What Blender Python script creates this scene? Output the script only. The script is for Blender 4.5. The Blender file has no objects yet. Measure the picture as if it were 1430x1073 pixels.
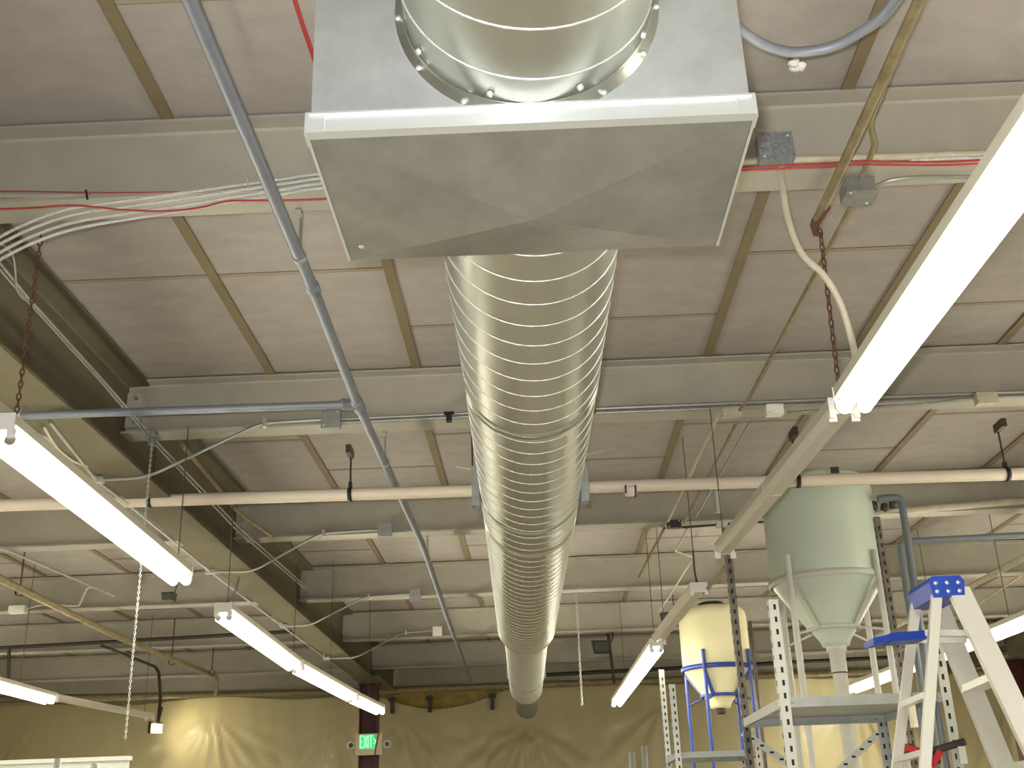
import bpy, math, random
from mathutils import Vector, Matrix, noise
random.seed(7)
PI = math.pi
C = bpy.context.scene.collection
EYE = 1.62                                   # camera height above the floor (m)

# ------------------------------------------------------------------ camera geometry (1430 x 1073 frame)
F_PX, PITCH, ROLL, YAW = 1577.75, .3773, -.0355, -.01385
_f = Vector((math.sin(YAW)*math.cos(PITCH), math.cos(YAW)*math.cos(PITCH), math.sin(PITCH)))
_r = Vector((math.cos(YAW), -math.sin(YAW), 0)); _u = _r.cross(_f)
_c, _s = math.cos(ROLL), math.sin(ROLL)
CR, CU = _c*_r + _s*_u, -_s*_r + _c*_u
def ray(x, y):
    return CR*((x-715)/F_PX) + CU*(-(y-536.5)/F_PX) + _f
def aZ(x, y, z): d = ray(x, y); return d*(z/d.z)       # survey helpers: measured point on a known height / depth / side plane
def aY(x, y, Y): d = ray(x, y); return d*(Y/d.y)
def aX(x, y, X): d = ray(x, y); return d*(X/d.x)
def V(*a): return Vector(a)

# ------------------------------------------------------------------ materials
M = {}
def mat(name, col, rough=.6, metal=0., var=.0, scale=8., bump=0., bscale=60., col2=None, spec=.5, emit=None, estr=0., coat=0., alpha=1., stretch=(1,1,1), rvar=0., aniso=0.):
    m = bpy.data.materials.new(name); m.use_nodes = True
    nt = m.node_tree; N = nt.nodes; L = nt.links
    b = N['Principled BSDF']
    b.inputs['Base Color'].default_value = (*col, 1); b.inputs['Roughness'].default_value = rough
    b.inputs['Metallic'].default_value = metal; b.inputs['Specular IOR Level'].default_value = spec
    b.inputs['Coat Weight'].default_value = coat; b.inputs['Alpha'].default_value = alpha
    if aniso: b.inputs['Anisotropic'].default_value = aniso
    if emit: b.inputs['Emission Color'].default_value = (*emit, 1); b.inputs['Emission Strength'].default_value = estr
    if var or bump or rvar:
        tc = N.new('ShaderNodeTexCoord'); mp = N.new('ShaderNodeMapping'); mp.inputs['Scale'].default_value = stretch
        L.new(tc.outputs['Object'], mp.inputs['Vector'])
        if var or rvar:
            n = N.new('ShaderNodeTexNoise'); n.inputs['Scale'].default_value = scale; n.inputs['Detail'].default_value = 6; n.inputs['Roughness'].default_value = .65
            L.new(mp.outputs['Vector'], n.inputs['Vector'])
        if var:
            r = N.new('ShaderNodeValToRGB'); c2 = col2 or tuple(c*(1-var) for c in col)
            r.color_ramp.elements[0].position = .3; r.color_ramp.elements[1].position = .7
            r.color_ramp.elements[0].color = (*c2, 1); r.color_ramp.elements[1].color = (*col, 1)
            L.new(n.outputs['Fac'], r.inputs['Fac']); L.new(r.outputs['Color'], b.inputs['Base Color'])
        if rvar:
            mr = N.new('ShaderNodeMapRange'); mr.inputs['From Min'].default_value = .3; mr.inputs['From Max'].default_value = .7
            mr.inputs['To Min'].default_value = max(.02, rough-rvar); mr.inputs['To Max'].default_value = rough+rvar
            L.new(n.outputs['Fac'], mr.inputs['Value']); L.new(mr.outputs['Result'], b.inputs['Roughness'])
        if bump:
            n2 = N.new('ShaderNodeTexNoise'); n2.inputs['Scale'].default_value = bscale; n2.inputs['Detail'].default_value = 4
            bp = N.new('ShaderNodeBump'); bp.inputs['Strength'].default_value = bump; bp.inputs['Distance'].default_value = .01
            L.new(mp.outputs['Vector'], n2.inputs['Vector']); L.new(n2.outputs['Fac'], bp.inputs['Height']); L.new(bp.outputs['Normal'], b.inputs['Normal'])
    M[name] = m
    return m
mat('fibreboard', (.41, .37, .335), .95, var=.15, scale=5, bump=.25, bscale=140, stretch=(1, 1.6, 1), spec=.15)
mat('joint_strip', (.33, .28, .215), .8)
mat('tee_paint', (.235, .185, .105), .75, var=.2, scale=4)
mat('beam_paint', (.43, .40, .33), .6, var=.16, scale=3, bump=.08, bscale=50, spec=.3)
mat('girder_paint', (.15, .13, .08), .6, var=.22, scale=2.5, bump=.08, bscale=50, spec=.3)
mat('maroon_paint', (.085, .016, .016), .5, var=.3, scale=6)
mat('concrete', (.50, .46, .38), .7, var=.62, scale=.42, bump=.1, bscale=30)
mat('wall_tan', (.54, .48, .32), .9, var=.25, scale=1.5)
mat('insulation_yellow', (.50, .37, .12), .95, var=.5, scale=6, bump=.6, bscale=20)
mat('plastic_film', (.64, .555, .33), .33, var=.16, scale=1.1, coat=.25, alpha=.88, stretch=(1, 1, .35))
mat('galv', (.56, .565, .505), .277, .92, var=.06, scale=9)
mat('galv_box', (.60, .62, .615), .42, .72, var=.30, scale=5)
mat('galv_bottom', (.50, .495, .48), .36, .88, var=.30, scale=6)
mat('galv_edge', (.86, .88, .88), .42, .85)
mat('lock_seam', (.80, .81, .77), .40, .8)
mat('galv_dull', (.42, .43, .42), .5, .8, var=.3, scale=25)
mat('zinc_bright', (.78, .79, .76), .35, .9)
mat('emt', (.46, .46, .43), .42, .75, var=.2, scale=12)
mat('grey_conduit', (.25, .26, .30), .45, .25, var=.2, scale=8)
mat('olive_conduit', (.36, .29, .16), .55, .3, var=.45, scale=14)
mat('cream_conduit', (.58, .52, .40), .5, .1, var=.25, scale=14)
mat('rust', (.16, .075, .04), .9, var=.4, scale=30)
mat('wire_dark', (.09, .08, .06), .6)
mat('pvc_cream', (.78, .68, .56), .35, var=.06, scale=4)
mat('pvc_purple', (.10, .06, .14), .6)
mat('pvc_grey', (.17, .19, .21), .45)
mat('black', (.012, .012, .012), .5)
mat('dark_steel', (.10, .085, .07), .5, .5, var=.4, scale=20)
mat('red_wire', (.40, .045, .045), .5)
mat('mc_cable', (.80, .80, .78), .38, .5, bump=1., bscale=160, stretch=(1, 1, 1))
mat('cable_dark', (.05, .045, .04), .6)
mat('fixture_white', (.62, .58, .48), .38, var=.05, scale=3, coat=.2)
mat('lamp_lit', (1, 1, 1), .4, emit=(1., .97, .81), estr=40.)
mat('socket_white', (.8, .78, .72), .5)
mat('sponge_grey', (.36, .37, .38), .6, .5, var=.55, scale=60)
mat('tank_pale', (.66, .72, .61), .38, var=.05, scale=2, coat=.1)
mat('tank_cream', (.86, .79, .52), .38, var=.04, scale=2, coat=.1)
mat('white_paint', (.68, .67, .60), .45, var=.06, scale=5)
mat('blue_paint', (.03, .06, .28), .45)
mat('rack_grey', (.48, .49, .47), .4, .35, var=.15, scale=10)
mat('rack_bright', (.66, .66, .60), .35, .5)
mat('slot_dark', (.02, .02, .018), .8)
mat('aluminium', (.80, .78, .72), .33, .55, var=.06, scale=6)
mat('ladder_blue', (.012, .05, .34), .4, var=.1, scale=10)
mat('red_plastic', (.45, .02, .02), .4)
mat('sign_body', (.60, .50, .36), .5)
mat('sign_green', (.05, .42, .19), .5, emit=(.10, .80, .34), estr=.55)
mat('sign_letter', (.45, .9, .55), .5, emit=(.45, 1., .55), estr=.75)
mat('strut_steel', (.30, .265, .22), .45, .6, var=.55, scale=18)
mat('lens', (.85, .85, .75), .2, spec=.8)
mat('lens_dark', (.10, .10, .09), .3)
mat('glow', (1, .95, .8), .4, emit=(1., .90, .60), estr=28.)
mat('tag_paper', (.8, .74, .5), .8)
mat('white_board', (.86, .84, .76), .5)
mat('wood_brown', (.20, .12, .06), .7)

# ------------------------------------------------------------------ mesh builder
class MB:
    def __init__(s): s.v = []; s.f = []; s.m = []; s.sm = []
    def add(s, vs, fs, mi=0, smooth=False):
        o = len(s.v); s.v += [Vector(p) for p in vs]
        for f in fs: s.f.append([i+o for i in f]); s.m.append(mi); s.sm.append(smooth)
        return s
    def box(s, c, d, mi=0, rot=None):
        hx, hy, hz = d[0]/2, d[1]/2, d[2]/2; c = Vector(c)
        p = [Vector((x, y, z)) for x in (-hx, hx) for y in (-hy, hy) for z in (-hz, hz)]
        if rot is not None: p = [rot @ q for q in p]
        return s.add([c+q for q in p], [(0,1,3,2),(4,6,7,5),(0,4,5,1),(2,3,7,6),(0,2,6,4),(1,5,7,3)], mi)
    def prism(s, prof, p, q, side, up, mi=0, smooth=False):
        """closed 2-D profile [(a,b)] swept from p to q; a along side, b along up"""
        p, q, side, up = Vector(p), Vector(q), Vector(side), Vector(up); n = len(prof)
        a = [p+side*x+up*y for x, y in prof]; b = [q+side*x+up*y for x, y in prof]
        fs = [(i, (i+1) % n, n+(i+1) % n, n+i) for i in range(n)]
        s.add(a+b, fs, mi, smooth)
        s.add(a, [tuple(range(n))[::-1]], mi); s.add(b, [tuple(range(n))], mi)
        return s
    def bar(s, p, q, w, h, up=(0,0,1), mi=0):
        p, q = Vector(p), Vector(q); d = (q-p).normalized(); up = Vector(up)
        if abs(d.dot(up)) > .98: up = Vector((0,1,0))
        sd = d.cross(up).normalized(); u = sd.cross(d)
        return s.prism([(-w/2,-h/2),(w/2,-h/2),(w/2,h/2),(-w/2,h/2)], p, q, sd, u, mi)
    def tube(s, pts, r, seg=10, mi=0, caps=True, closed=False):
        pts = [Vector(p) for p in pts]; n = len(pts); rs = r if isinstance(r, (list, tuple)) else [r]*n
        T = []
        for i in range(n):
            a = pts[i-1] if (i > 0 or closed) else pts[i]; b = pts[(i+1) % n] if (i < n-1 or closed) else pts[i]
            t = (b-a); T.append(t.normalized() if t.length > 1e-9 else Vector((0,0,1)))
        ref = Vector((0,0,1)) if abs(T[0].z) < .9 else Vector((1,0,0))
        nrm = T[0].cross(ref).normalized(); vs = []
        for i in range(n):
            nrm = (nrm - T[i]*nrm.dot(T[i])).normalized(); bi = T[i].cross(nrm)
            for k in range(seg):
                a = 2*PI*k/seg; vs.append(pts[i]+(nrm*math.cos(a)+bi*math.sin(a))*rs[i])
        fs = []
        for i in range(n if closed else n-1):
            j = (i+1) % n
            for k in range(seg): fs.append((i*seg+k, j*seg+k, j*seg+(k+1) % seg, i*seg+(k+1) % seg))
        s.add(vs, fs, mi, True)
        if caps and not closed:
            s.add(vs[:seg], [tuple(range(seg))], mi); s.add(vs[-seg:], [tuple(range(seg))[::-1]], mi)
        return s
    def lathe(s, prof, base, axis=(0,0,1), seg=32, mi=0, smooth=True):
        """profile [(radius, distance along axis)]"""
        base, ax = Vector(base), Vector(axis).normalized()
        sd = ax.cross(Vector((0,0,1)) if abs(ax.z) < .9 else Vector((1,0,0))).normalized(); bi = ax.cross(sd); vs = []
        for r, h in prof:
            for k in range(seg):
                a = 2*PI*k/seg; vs.append(base+ax*h+(sd*math.cos(a)+bi*math.sin(a))*r)
        fs = [(i*seg+k, i*seg+(k+1) % seg, (i+1)*seg+(k+1) % seg, (i+1)*seg+k) for i in range(len(prof)-1) for k in range(seg)]
        return s.add(vs, fs, mi, smooth)
    def chain(s, p, q, L=.034, w=.007, r=.0026, mi=0):
        p, q = Vector(p), Vector(q); d = q-p; n = max(2, int(d.length/(L*.78))); d.normalize()
        ref = Vector((1,.3,0)) if abs(d.x) < .8 else Vector((0,1,.2))
        a = d.cross(ref).normalized(); b = d.cross(a); st = (q-p)/n
        for i in range(n):
            c = p+st*(i+.5); sd = a if i % 2 else b; ring = []
            for k in range(8):
                t = 2*PI*k/8; ring.append(c+d*math.cos(t)*L/2+sd*math.sin(t)*w)
            s.tube(ring, r, 5, mi, closed=True)
        return s
    def build(s, name, mats, parent=None, origin=None):
        if parent is not None: org = ORG[parent.name]
        elif origin is not None: org = Vector(origin)
        else:
            lo = [min(v[i] for v in s.v) for i in range(3)]; hi = [max(v[i] for v in s.v) for i in range(3)]
            org = Vector(((lo[0]+hi[0])/2, (lo[1]+hi[1])/2, lo[2]))
        me = bpy.data.meshes.new(name); me.from_pydata([v-org for v in s.v], [], s.f)
        mats = mats if isinstance(mats, (list, tuple)) else [mats]
        for m in mats: me.materials.append(M[m])
        me.polygons.foreach_set('material_index', s.m); me.polygons.foreach_set('use_smooth', s.sm); me.update()
        o = bpy.data.objects.new(name, me); C.objects.link(o)
        if parent is not None: o.parent = parent; o.location = org-ORG_PAR(parent, org)
        else: o.location = org + V(0, 0, EYE)
        ORG[o.name] = org
        return o
ORG = {}
def ORG_PAR(parent, org): return org
def tag(o, label, cat, group=None, kind=None):
    o['label'] = label; o['category'] = cat
    if group: o['group'] = group
    if kind: o['kind'] = kind
    return o
def thing(name, label, cat, loc, group=None):
    o = bpy.data.objects.new(name, None); o.empty_display_size = .1; C.objects.link(o); o.location = Vector(loc)+V(0, 0, EYE); ORG[o.name] = Vector(loc)
    return tag(o, label, cat, group)
def struct(o, label=None):
    o['kind'] = 'structure'
    if label: o['label'] = label
    return o
def smooth_path(pts, n=8):
    """Catmull-Rom through the points"""
    p = [Vector(q) for q in pts]; p = [p[0]*2-p[1]]+p+[p[-1]*2-p[-2]]; out = []
    for i in range(1, len(p)-2):
        for k in range(n):
            t = k/n; a, b, c, d = p[i-1], p[i], p[i+1], p[i+2]
            out.append(.5*((2*b)+(c-a)*t+(2*a-5*b+4*c-d)*t*t+(3*b-a-3*c+d)*t**3))
    return out+[p[-2]]
def bend(pts, r=.08, n=5):
    """polyline with rounded corners"""
    p = [Vector(q) for q in pts]; out = [p[0]]
    for i in range(1, len(p)-1):
        a, b, c = p[i-1], p[i], p[i+1]; u, w = (a-b), (c-b); k = min(r, u.length*.45, w.length*.45)
        A, B = b+u.normalized()*k, b+w.normalized()*k
        for j in range(n+1):
            t = j/n; out.append(A*(1-t)**2+b*2*t*(1-t)+B*t*t)
    return out+[p[-1]]

# ------------------------------------------------------------------ room shell
CEIL = 2.44; PB = 2.122; FW = .148               # ceiling, purlin underside, flange width (heights above the eye)
X0, X1, Y0, Y1, FL = -10.6, 10.0, -4.2, 18.75, -EYE
struct(MB().box(((X0+X1)/2, (Y0+Y1)/2, FL-.05), (X1-X0+.4, Y1-Y0+.4, .1)).build('floor', 'concrete'), 'grey concrete floor')
for nm, c, d in (('wall_back', ((X0+X1)/2, Y1+.05, (CEIL+FL)/2), (X1-X0+.4, .1, CEIL-FL)), ('wall_front', ((X0+X1)/2, Y0-.05, (CEIL+FL)/2), (X1-X0+.4, .1, CEIL-FL)),
                 ('wall_left', (X0-.05, (Y0+Y1)/2, (CEIL+FL)/2), (.1, Y1-Y0, CEIL-FL)), ('wall_right', (X1+.05, (Y0+Y1)/2, (CEIL+FL)/2), (.1, Y1-Y0, CEIL-FL))):
    struct(MB().box(c, d).build(nm, 'wall_tan'))
PY = lambda k: 2.44*k+.976
cb = MB().box(((X0+X1)/2, (Y0+Y1)/2, CEIL+.09), (X1-X0+.4, Y1-Y0+.4, .16))
TEE = {}
for k in range(-2, 8):
    off = -1.26 if k == 0 else -1.452+.02*math.sin(k*2.1)
    TEE[k] = sorted(off+.8185*j for j in range(-11, 14) if X0 < off+.8185*j < X1)
    ya, yb = max(PY(k)+FW, Y0), min(PY(k+1), Y1)
    for i in range(len(TEE[k])-1):
        a, b = TEE[k][i], TEE[k][i+1]
        j = round((a-off)/.8185)
        fr = {1: {-1: .43, 0: .43, 1: .70, 2: .70, 3: .43, 4: .70}}.get(k, {}).get(j, .40 if (j+k) % 2 else .68)
        if k == 0: fr = .67 if j == 0 else .40
        y = PY(k)+2.44*(fr+.08)
        if ya < y < yb:
            cb.box(((a+b)/2, y, CEIL+.009), (b-a, .022, .004), 1)
            for dy in (-.011, .011): cb.box(((a+b)/2, y+dy, CEIL+.0085), (b-a, .0035, .004), 2)
struct(cb.build('ceiling', ['fibreboard', 'joint_strip', 'tee_paint']), 'grey fibreboard roof deck panels')
n = 0
for k in range(-2, 8):
    ya, yb = max(PY(k)+.01, Y0), min(PY(k+1)+FW-.01, Y1)
    for x in TEE[k]:
        if k < 0 and abs(x) > 3: continue
        t = MB().prism([(-.024, -.004), (.024, -.004), (.024, .004), (.006, .007), (.006, .014), (-.006, .014), (-.006, .007), (-.024, .004)], (x, ya, CEIL+.002), (x, yb, CEIL+.002), (1,0,0), (0,0,1))
        struct(t.build('ceiling_tee', 'tee_paint')); n += 1
def ibeam(w, h, tf, tw):
    return [(-w/2, 0), (w/2, 0), (w/2, tf), (tw/2+.008, tf+.003), (tw/2, tf+.012), (tw/2, h-tf-.012), (tw/2+.008, h-tf-.003), (w/2, h-tf), (w/2, h), (-w/2, h), (-w/2, h-tf), (-tw/2-.008, h-tf-.003), (-tw/2, h-tf-.012), (-tw/2, tf+.012), (-tw/2-.008, tf+.003), (-w/2, tf)]
GX, GXR, GB, GW = -2.27, 6.33, 1.908, .267
COLY = 15.55
for k in range(-2, 8):
    y = PY(k)+FW/2
    if y < Y0+.1: continue
    for a, b, side in ((GX+.012, GXR-.012, 0), (X0, GX-.012, 1), (GXR+.012, X1, 2)):
        if side == 2 and k < 4: continue
        if side == 1 and k < 1: continue
        o = struct(MB().prism(ibeam(FW, CEIL-PB, .011, .007), (a, y, PB), (b, y, PB), (0,1,0), (0,0,1)).build('ceiling_beam', 'beam_paint'))
        if side == 0 and k >= 1 and k < 7:
            cl = MB().box((GX+.055, y-.012, PB+.155), (.09, .012, .21))
            for i in range(3): cl.lathe([(0, 0), (.012, 0), (.012, .012), (0, .012)], (GX+.062, y-.018, PB+.085+.07*i), (0,-1,0), 6, 1, False)
            cl.build('clip_angle', ['beam_paint', 'galv_dull'], o)
for x, y1, nm in ((GX, COLY, 'girder'), (GXR, COLY, 'girder')):
    struct(MB().prism(ibeam(GW, CEIL-GB, .017, .011), (x, Y0, GB), (x, y1+.1, GB), (1,0,0), (0,0,1)).build(nm, 'girder_paint'))
    col = MB()
    for sx in (-1, 1): col.box((x+sx*.115, COLY, (GB+FL)/2), (.014, .2, GB-FL))
    col.box((x, COLY, (GB+FL)/2), (.22, .012, GB-FL)).box((x, COLY, GB-.009), (.27, .24, .018))
    o = struct(col.build('column', 'maroon_paint'))
    # knee plates and short outrigger beyond the column
    struct(MB().prism(ibeam(GW*.8, .40, .012, .009), (x, COLY+.12, GB+.13), (x, PY(7)-.02, GB+.13), (1,0,0), (0,0,1)).build('girder_extension', 'girder_paint'))

# ------------------------------------------------------------------ spiral duct and plenum
DR = .242
AX = [V(.030, -1.6, 1.505), V(.030, 1.80, 1.512), V(.030, 2.29, 1.512), V(.018, 3.76, 1.528), V(-.010, 5.74, 1.560), V(-.084, 9.6, 1.617)]
def cyl_run(mb, p, q, r, seg=64, mi=0):
    d = (q-p).normalized(); mb.lathe([(r, 0), (r, (q-p).length)], p, d, seg, mi)
def helix(mb, p, q, r, pitch, rr=.0034, mi=0, ph=0., hand=1):
    d = (q-p); L = d.length; d.normalize(); sd = d.cross(V(0,0,1)).normalized(); up = sd.cross(d)
    n = int(L/pitch*40); pts = []
    for i in range(n+1):
        s = L*i/n; a = 2*PI*s/pitch*hand+ph; pts.append(p+d*s+(sd*math.cos(a)+up*math.sin(a))*r)
    mb.tube(pts, rr, 5, mi)
def ring(mb, p, d, r, w, t=.004, mi=0, seg=64):
    mb.lathe([(r, -w/2), (r+t, -w/2+.002), (r+t, w/2-.002), (r, w/2)], p, d, seg, mi)
duct = thing('spiral_duct', 'long round galvanized spiral duct running away behind the sheet metal box', 'duct', AX[2])
for a, b, ph in ((2, 3, .4), (3, 4, 2.0), (4, 5, 4.2)):
    p, q = AX[a], AX[b]
    m = MB(); cyl_run(m, p, q, DR)
    o = m.build('duct_section', 'galv', duct)
    h = MB(); helix(h, p, q, DR, .1375, .0026, 0, ph); h.build('lock_seam', 'lock_seam', o)
for i in (3, 4):
    d = (AX[i+1]-AX[i-1]).normalized(); m = MB()
    for dy in (-.03, .03): ring(m, AX[i]+d*dy, d, DR-.001, .007, .005)
    ring(m, AX[i], d, DR-.001, .06, .0018)
    m.build('coupling', 'galv', duct)
d5 = (AX[5]-AX[4]).normalized()
rd = MB(); rd.lathe([(DR, -.03), (DR+.006, -.02), (DR+.006, .0), (DR-.002, .012), (.205, .02), (.198, .03), (.198, .06)], AX[5], d5, 64); rd.build('reducer', 'galv', duct)
S1 = AX[5]+d5*.03; S2 = V(-.157, 14.2, 1.635)
m = MB(); cyl_run(m, S1, S2, .197, 48); m.lathe([(.197, 0), (.203, .004), (.203, .02), (.15, .03)], S2, (S2-S1), 48); sec = m.build('duct_section', 'galv', duct)
h = MB(); helix(h, S1, S2, .197, .1375, .003); h.build('lock_seam', 'lock_seam', sec)
S3 = V(-.185, 16.9, 1.665)
m = MB(); cyl_run(m, S2, S3, .15, 40); m.lathe([(.15, 0), (.156, .01), (.156, .05), (.12, .06), (0, .065)], S3, S3-S2, 40); m.build('duct_tail', 'galv_dull', duct)
m = MB(); ring(m, S1+(S2-S1)*.72, S2-S1, .197, .05, .006)
for sx in (-1, 1): m.box(S1+(S2-S1)*.72+V(sx*.205, 0, .02), (.03, .05, .12))
m.build('hanger_band', 'galv_dull', duct)
# hanger channels either side at the white pipe
hy = 5.25; hc = AX[3]+(AX[4]-AX[3])*((hy-AX[3].y)/(AX[4].y-AX[3].y))
hb = MB(); ring(hb, hc, (AX[4]-AX[3]), DR, .045, .005); hb.build('hanger_band', 'galv', duct)
for sx, dz in ((-1, 0), (1, .0)):
    x = hc.x+sx*(DR+.034)
    m = MB().box((x, hy, hc.z+dz), (.010, .06, .20)).box((x-sx*.014, hy-.029, hc.z+dz), (.036, .004, .20)).box((x-sx*.014, hy+.029, hc.z+dz), (.036, .004, .20))
    m.box((x-sx*.014, hy, hc.z+dz+.09), (.038, .055, .01))
    br = m.build('hanger_channel', 'galv_dull', duct)
    MB().tube([(x, hy, hc.z+.05), (x, hy, PB+.31)], .005, 8).build('hanger_rod', 'dark_steel', br)
    MB().tube([(x, hy, hc.z+.09+.05*(sx > 0)), (x+sx*.085, hy-.01, hc.z+.105+.05*(sx > 0))], .0022, 5).build('zip_tie', 'mc_cable', br)
# box
BX0, BX1, BY0, BY1, BZ0, BZ1 = -.388, .4425, 1.797, 2.287, 1.226, 1.80
box = thing('duct_plenum_box', 'rectangular galvanized sheet metal box with cross creased underside joining the round ducts', 'duct box', ((BX0+BX1)/2, (BY0+BY1)/2, BZ0))
m = MB()
vs = [(x, y, z) for z in (BZ0+.002, BZ1) for y in (BY0, BY1) for x in (BX0, BX1)]
m.add(vs, [(4,5,7,6), (0,1,5,4), (2,6,7,3), (0,4,6,2), (1,3,7,5)])
m.build('box_shell', 'galv_box', box)
cx, cy = (BX0+BX1)/2, (BY0+BY1)/2
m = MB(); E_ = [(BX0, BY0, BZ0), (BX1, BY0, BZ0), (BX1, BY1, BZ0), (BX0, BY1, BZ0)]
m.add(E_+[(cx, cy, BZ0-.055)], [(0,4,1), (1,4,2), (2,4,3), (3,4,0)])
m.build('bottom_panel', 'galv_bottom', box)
m = MB()
m.box((cx, BY0-.006, BZ0+.020), (BX1-BX0+.012, .010, .044)).box((cx, BY0-.013, BZ0-.002), (BX1-BX0+.012, .024, .004)).box((cx, BY0-.011, BZ0+.042), (BX1-BX0+.002, .02, .004))
for x, sx in ((BX0, -1), (BX1, 1)):
    m.box((x+sx*.004, cy, BZ0+.006), (.006, BY1-BY0, .016))
m.build('seam_flange', 'galv_edge', box)
for x, sx in ((BX0, -1), (BX1, 1)):
    MB().box((x-sx*.010, BY0-.0125, BZ0+.026), (.036, .004, .046)).box((x+sx*.008, BY0+.008, BZ0+.024), (.003, .04, .05)).build('corner_clip', 'galv_edge', box)
m = MB()
for dx, dy in ((.035, .42),): m.lathe([(0, -.004), (.008, -.003), (.010, 0)], (BX0+dx, BY0+dy, BZ0-.002), (0,0,1), 12)
m.build('rivet', 'galv_edge', box)
inlet = thing('inlet_duct', 'round galvanized spiral duct overhead entering the near face of the metal box', 'duct', AX[1])
p, q = AX[0], AX[1]
m = MB(); cyl_run(m, p, q, DR); o = m.build('duct_section', 'galv', inlet)
h = MB(); helix(h, p, q-V(0, .03, 0), DR, .1375, .003, 0, 1.35+PI); h.build('lock_seam', 'lock_seam', o)
m = MB(); m.lathe([(DR+.0005, -.022), (DR+.003, -.020), (DR+.003, -.008), (DR+.018, -.005), (DR+.019, -.001)], AX[1], (0,1,0), 64); m.build('collar', 'galv', inlet)
for a in range(0, 360, 40):
    t = math.radians(a+12); MB().lathe([(0, .008), (.006, .007), (.007, 0)], AX[1]+V(math.cos(t)*(DR+.002), -.045, math.sin(t)*(DR+.002)), (math.cos(t), 0, math.sin(t)), 8).build('screw', 'galv_edge', inlet)
for a, dr in ((213, .012), (240, .012), (303, .012), (330, .012), (184, .012), (356, .012)):
    t = math.radians(a)
    MB().lathe([(0, .008), (.006, .007), (.007, 0)], AX[1]+V(math.cos(t)*(DR+dr), -.002, math.sin(t)*(DR+dr)), (0,-1,0), 8).build('screw', 'galv_edge', inlet)

# ------------------------------------------------------------------ strip fixtures
def fixture(p, q, label, lit=True, hang=None, plate0=True, lamp=(0., 1.), grp=None, gap_sockets=False):
    p, q = Vector(p), Vector(q); d = (q-p).normalized(); L = (q-p).length; sd = d.cross(V(0,0,1)).normalized(); up = sd.cross(d)
    t = thing('strip_light_fixture', label, 'light fixture', p+up*.02, grp)
    pt = lambda s, a, b: p+d*s+sd*a+up*b
    hs = MB().prism([(-.028, .030), (.028, .030), (.050, .052), (.050, .086), (-.050, .086), (-.050, .052)], pt(0,0,0), pt(L,0,0), sd, up)
    hs.build('housing', 'fixture_white', t)
    for s_, e in ((.0, -1), (L, 1)):
        MB().prism([(-.053, .012), (-.034, .012), (-.030, .028), (.030, .028), (.034, .012), (.053, .012), (.053, .088), (-.053, .088)], pt(s_, 0, 0), pt(s_+e*.006, 0, 0), sd, up).build('end_plate', 'socket_white', t)
    la, lb = L*lamp[0]+.02, L*lamp[1]-.02
    if lit:
        for a in (-.034, .034):
            tb = MB().tube([pt(la+.012, a, 0), pt(la+.02, a, 0), pt(lb-.02, a, 0), pt(lb-.012, a, 0)], [.018, .0235, .0235, .018], 14).build('lamp_tube', 'lamp_lit', t)
            for s_ in (la, lb-.014): MB().tube([pt(s_, a, 0), pt(s_+.014, a, 0)], .019, 12).build('tube_cap', 'zinc_bright', tb)
    if lit or gap_sockets:
        for s_ in (la-.010, lb+.006):
            for a in (-.040, .040): MB().box(pt(s_, a, .018), (.028, .008, .030), 0, Matrix((sd, d, up)).transposed()).build('lamp_socket', 'socket_white', t)
    for hsn in (hang or []):
        s_, ztop = hsn[:2]; b = pt(s_, 0, .088)
        if len(hsn) > 2: MB().chain(b, V(b.x, b.y, ztop), .03, .007, .0028).build('hanger_chain', hsn[2], t)
        else: MB().tube([b, V(b.x, b.y, ztop)], .0028, 6).build('hanger_wire', 'wire_dark', t)
    if not lit:
        MB().prism([(-.030, .028), (.030, .028), (.052, .051), (.052, .0875), (-.052, .0875), (-.052, .051)], pt(L*.48, 0, 0), pt(L*.48+.012, 0, 0), sd, up).build('joint_band', 'fixture_white', t)
    return t
FZ = 1.28
G1 = 'strip lights of the right hand row'; G2 = 'strip lights of the left hand row'
fixture(V(1.085, 1.10, FZ), aZ(1189, 574, FZ), 'lit double tube strip light nearest the camera at upper right', hang=[(.4, CEIL)])
fixture(aZ(1181, 589, FZ), aZ(1013, 782, FZ), 'strip light housing without tubes between lit light and pale tank', lit=False, hang=[(2.12, PB)], gap_sockets=True)
fixture(aZ(977, 834, FZ), aZ(921, 903, FZ), 'strip light housing without tubes ahead of the small cream tank', lit=False, hang=[(.08, PB+.2), (1.6, CEIL)])
fixture(aZ(917, 908, FZ), aZ(861, 985, FZ), 'short looking lit strip light left of the small cream tank', hang=[(.1, CEIL), (2.9, CEIL)])
fixture(aZ(-4, 612, FZ), aZ(254, 814, FZ), 'lit strip light at left edge crossing the cream pipe', hang=[(.12, 2.12, 'rust'), (2.25, PB)])
fixture(aZ(311, 862, FZ), aZ(411, 934, FZ), 'lit strip light with white end plate hanging below the left girder', hang=[(.1, PB), (2.3, PB)])
fixture(aZ(416, 937, FZ), aZ(491, 977, FZ), 'middle lit strip light in tandem, second of the row under the left girder', hang=[(1.2, CEIL)])
fixture(aZ(494, 979, FZ), aZ(531, 996, FZ), 'farthest lit strip light of the left row in front of maroon column', hang=[(.7, CEIL)])
p0, p1 = aZ(-40, 952, FZ), aZ(70, 981, FZ)
fixture(p0, p1, 'lit strip light cut by the lower left edge', hang=[(.9, CEIL)])
fixture(aZ(74, 983, FZ), aZ(208, 1008, FZ), 'unlit strip light housing leading to the glowing work light', lit=False, hang=[(1.9, CEIL)])
fixture(aZ(1500, 846, FZ), aZ(1382, 893, FZ), 'lit strip light at the right edge behind the ladder', hang=[(1.0, CEIL)])
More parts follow.
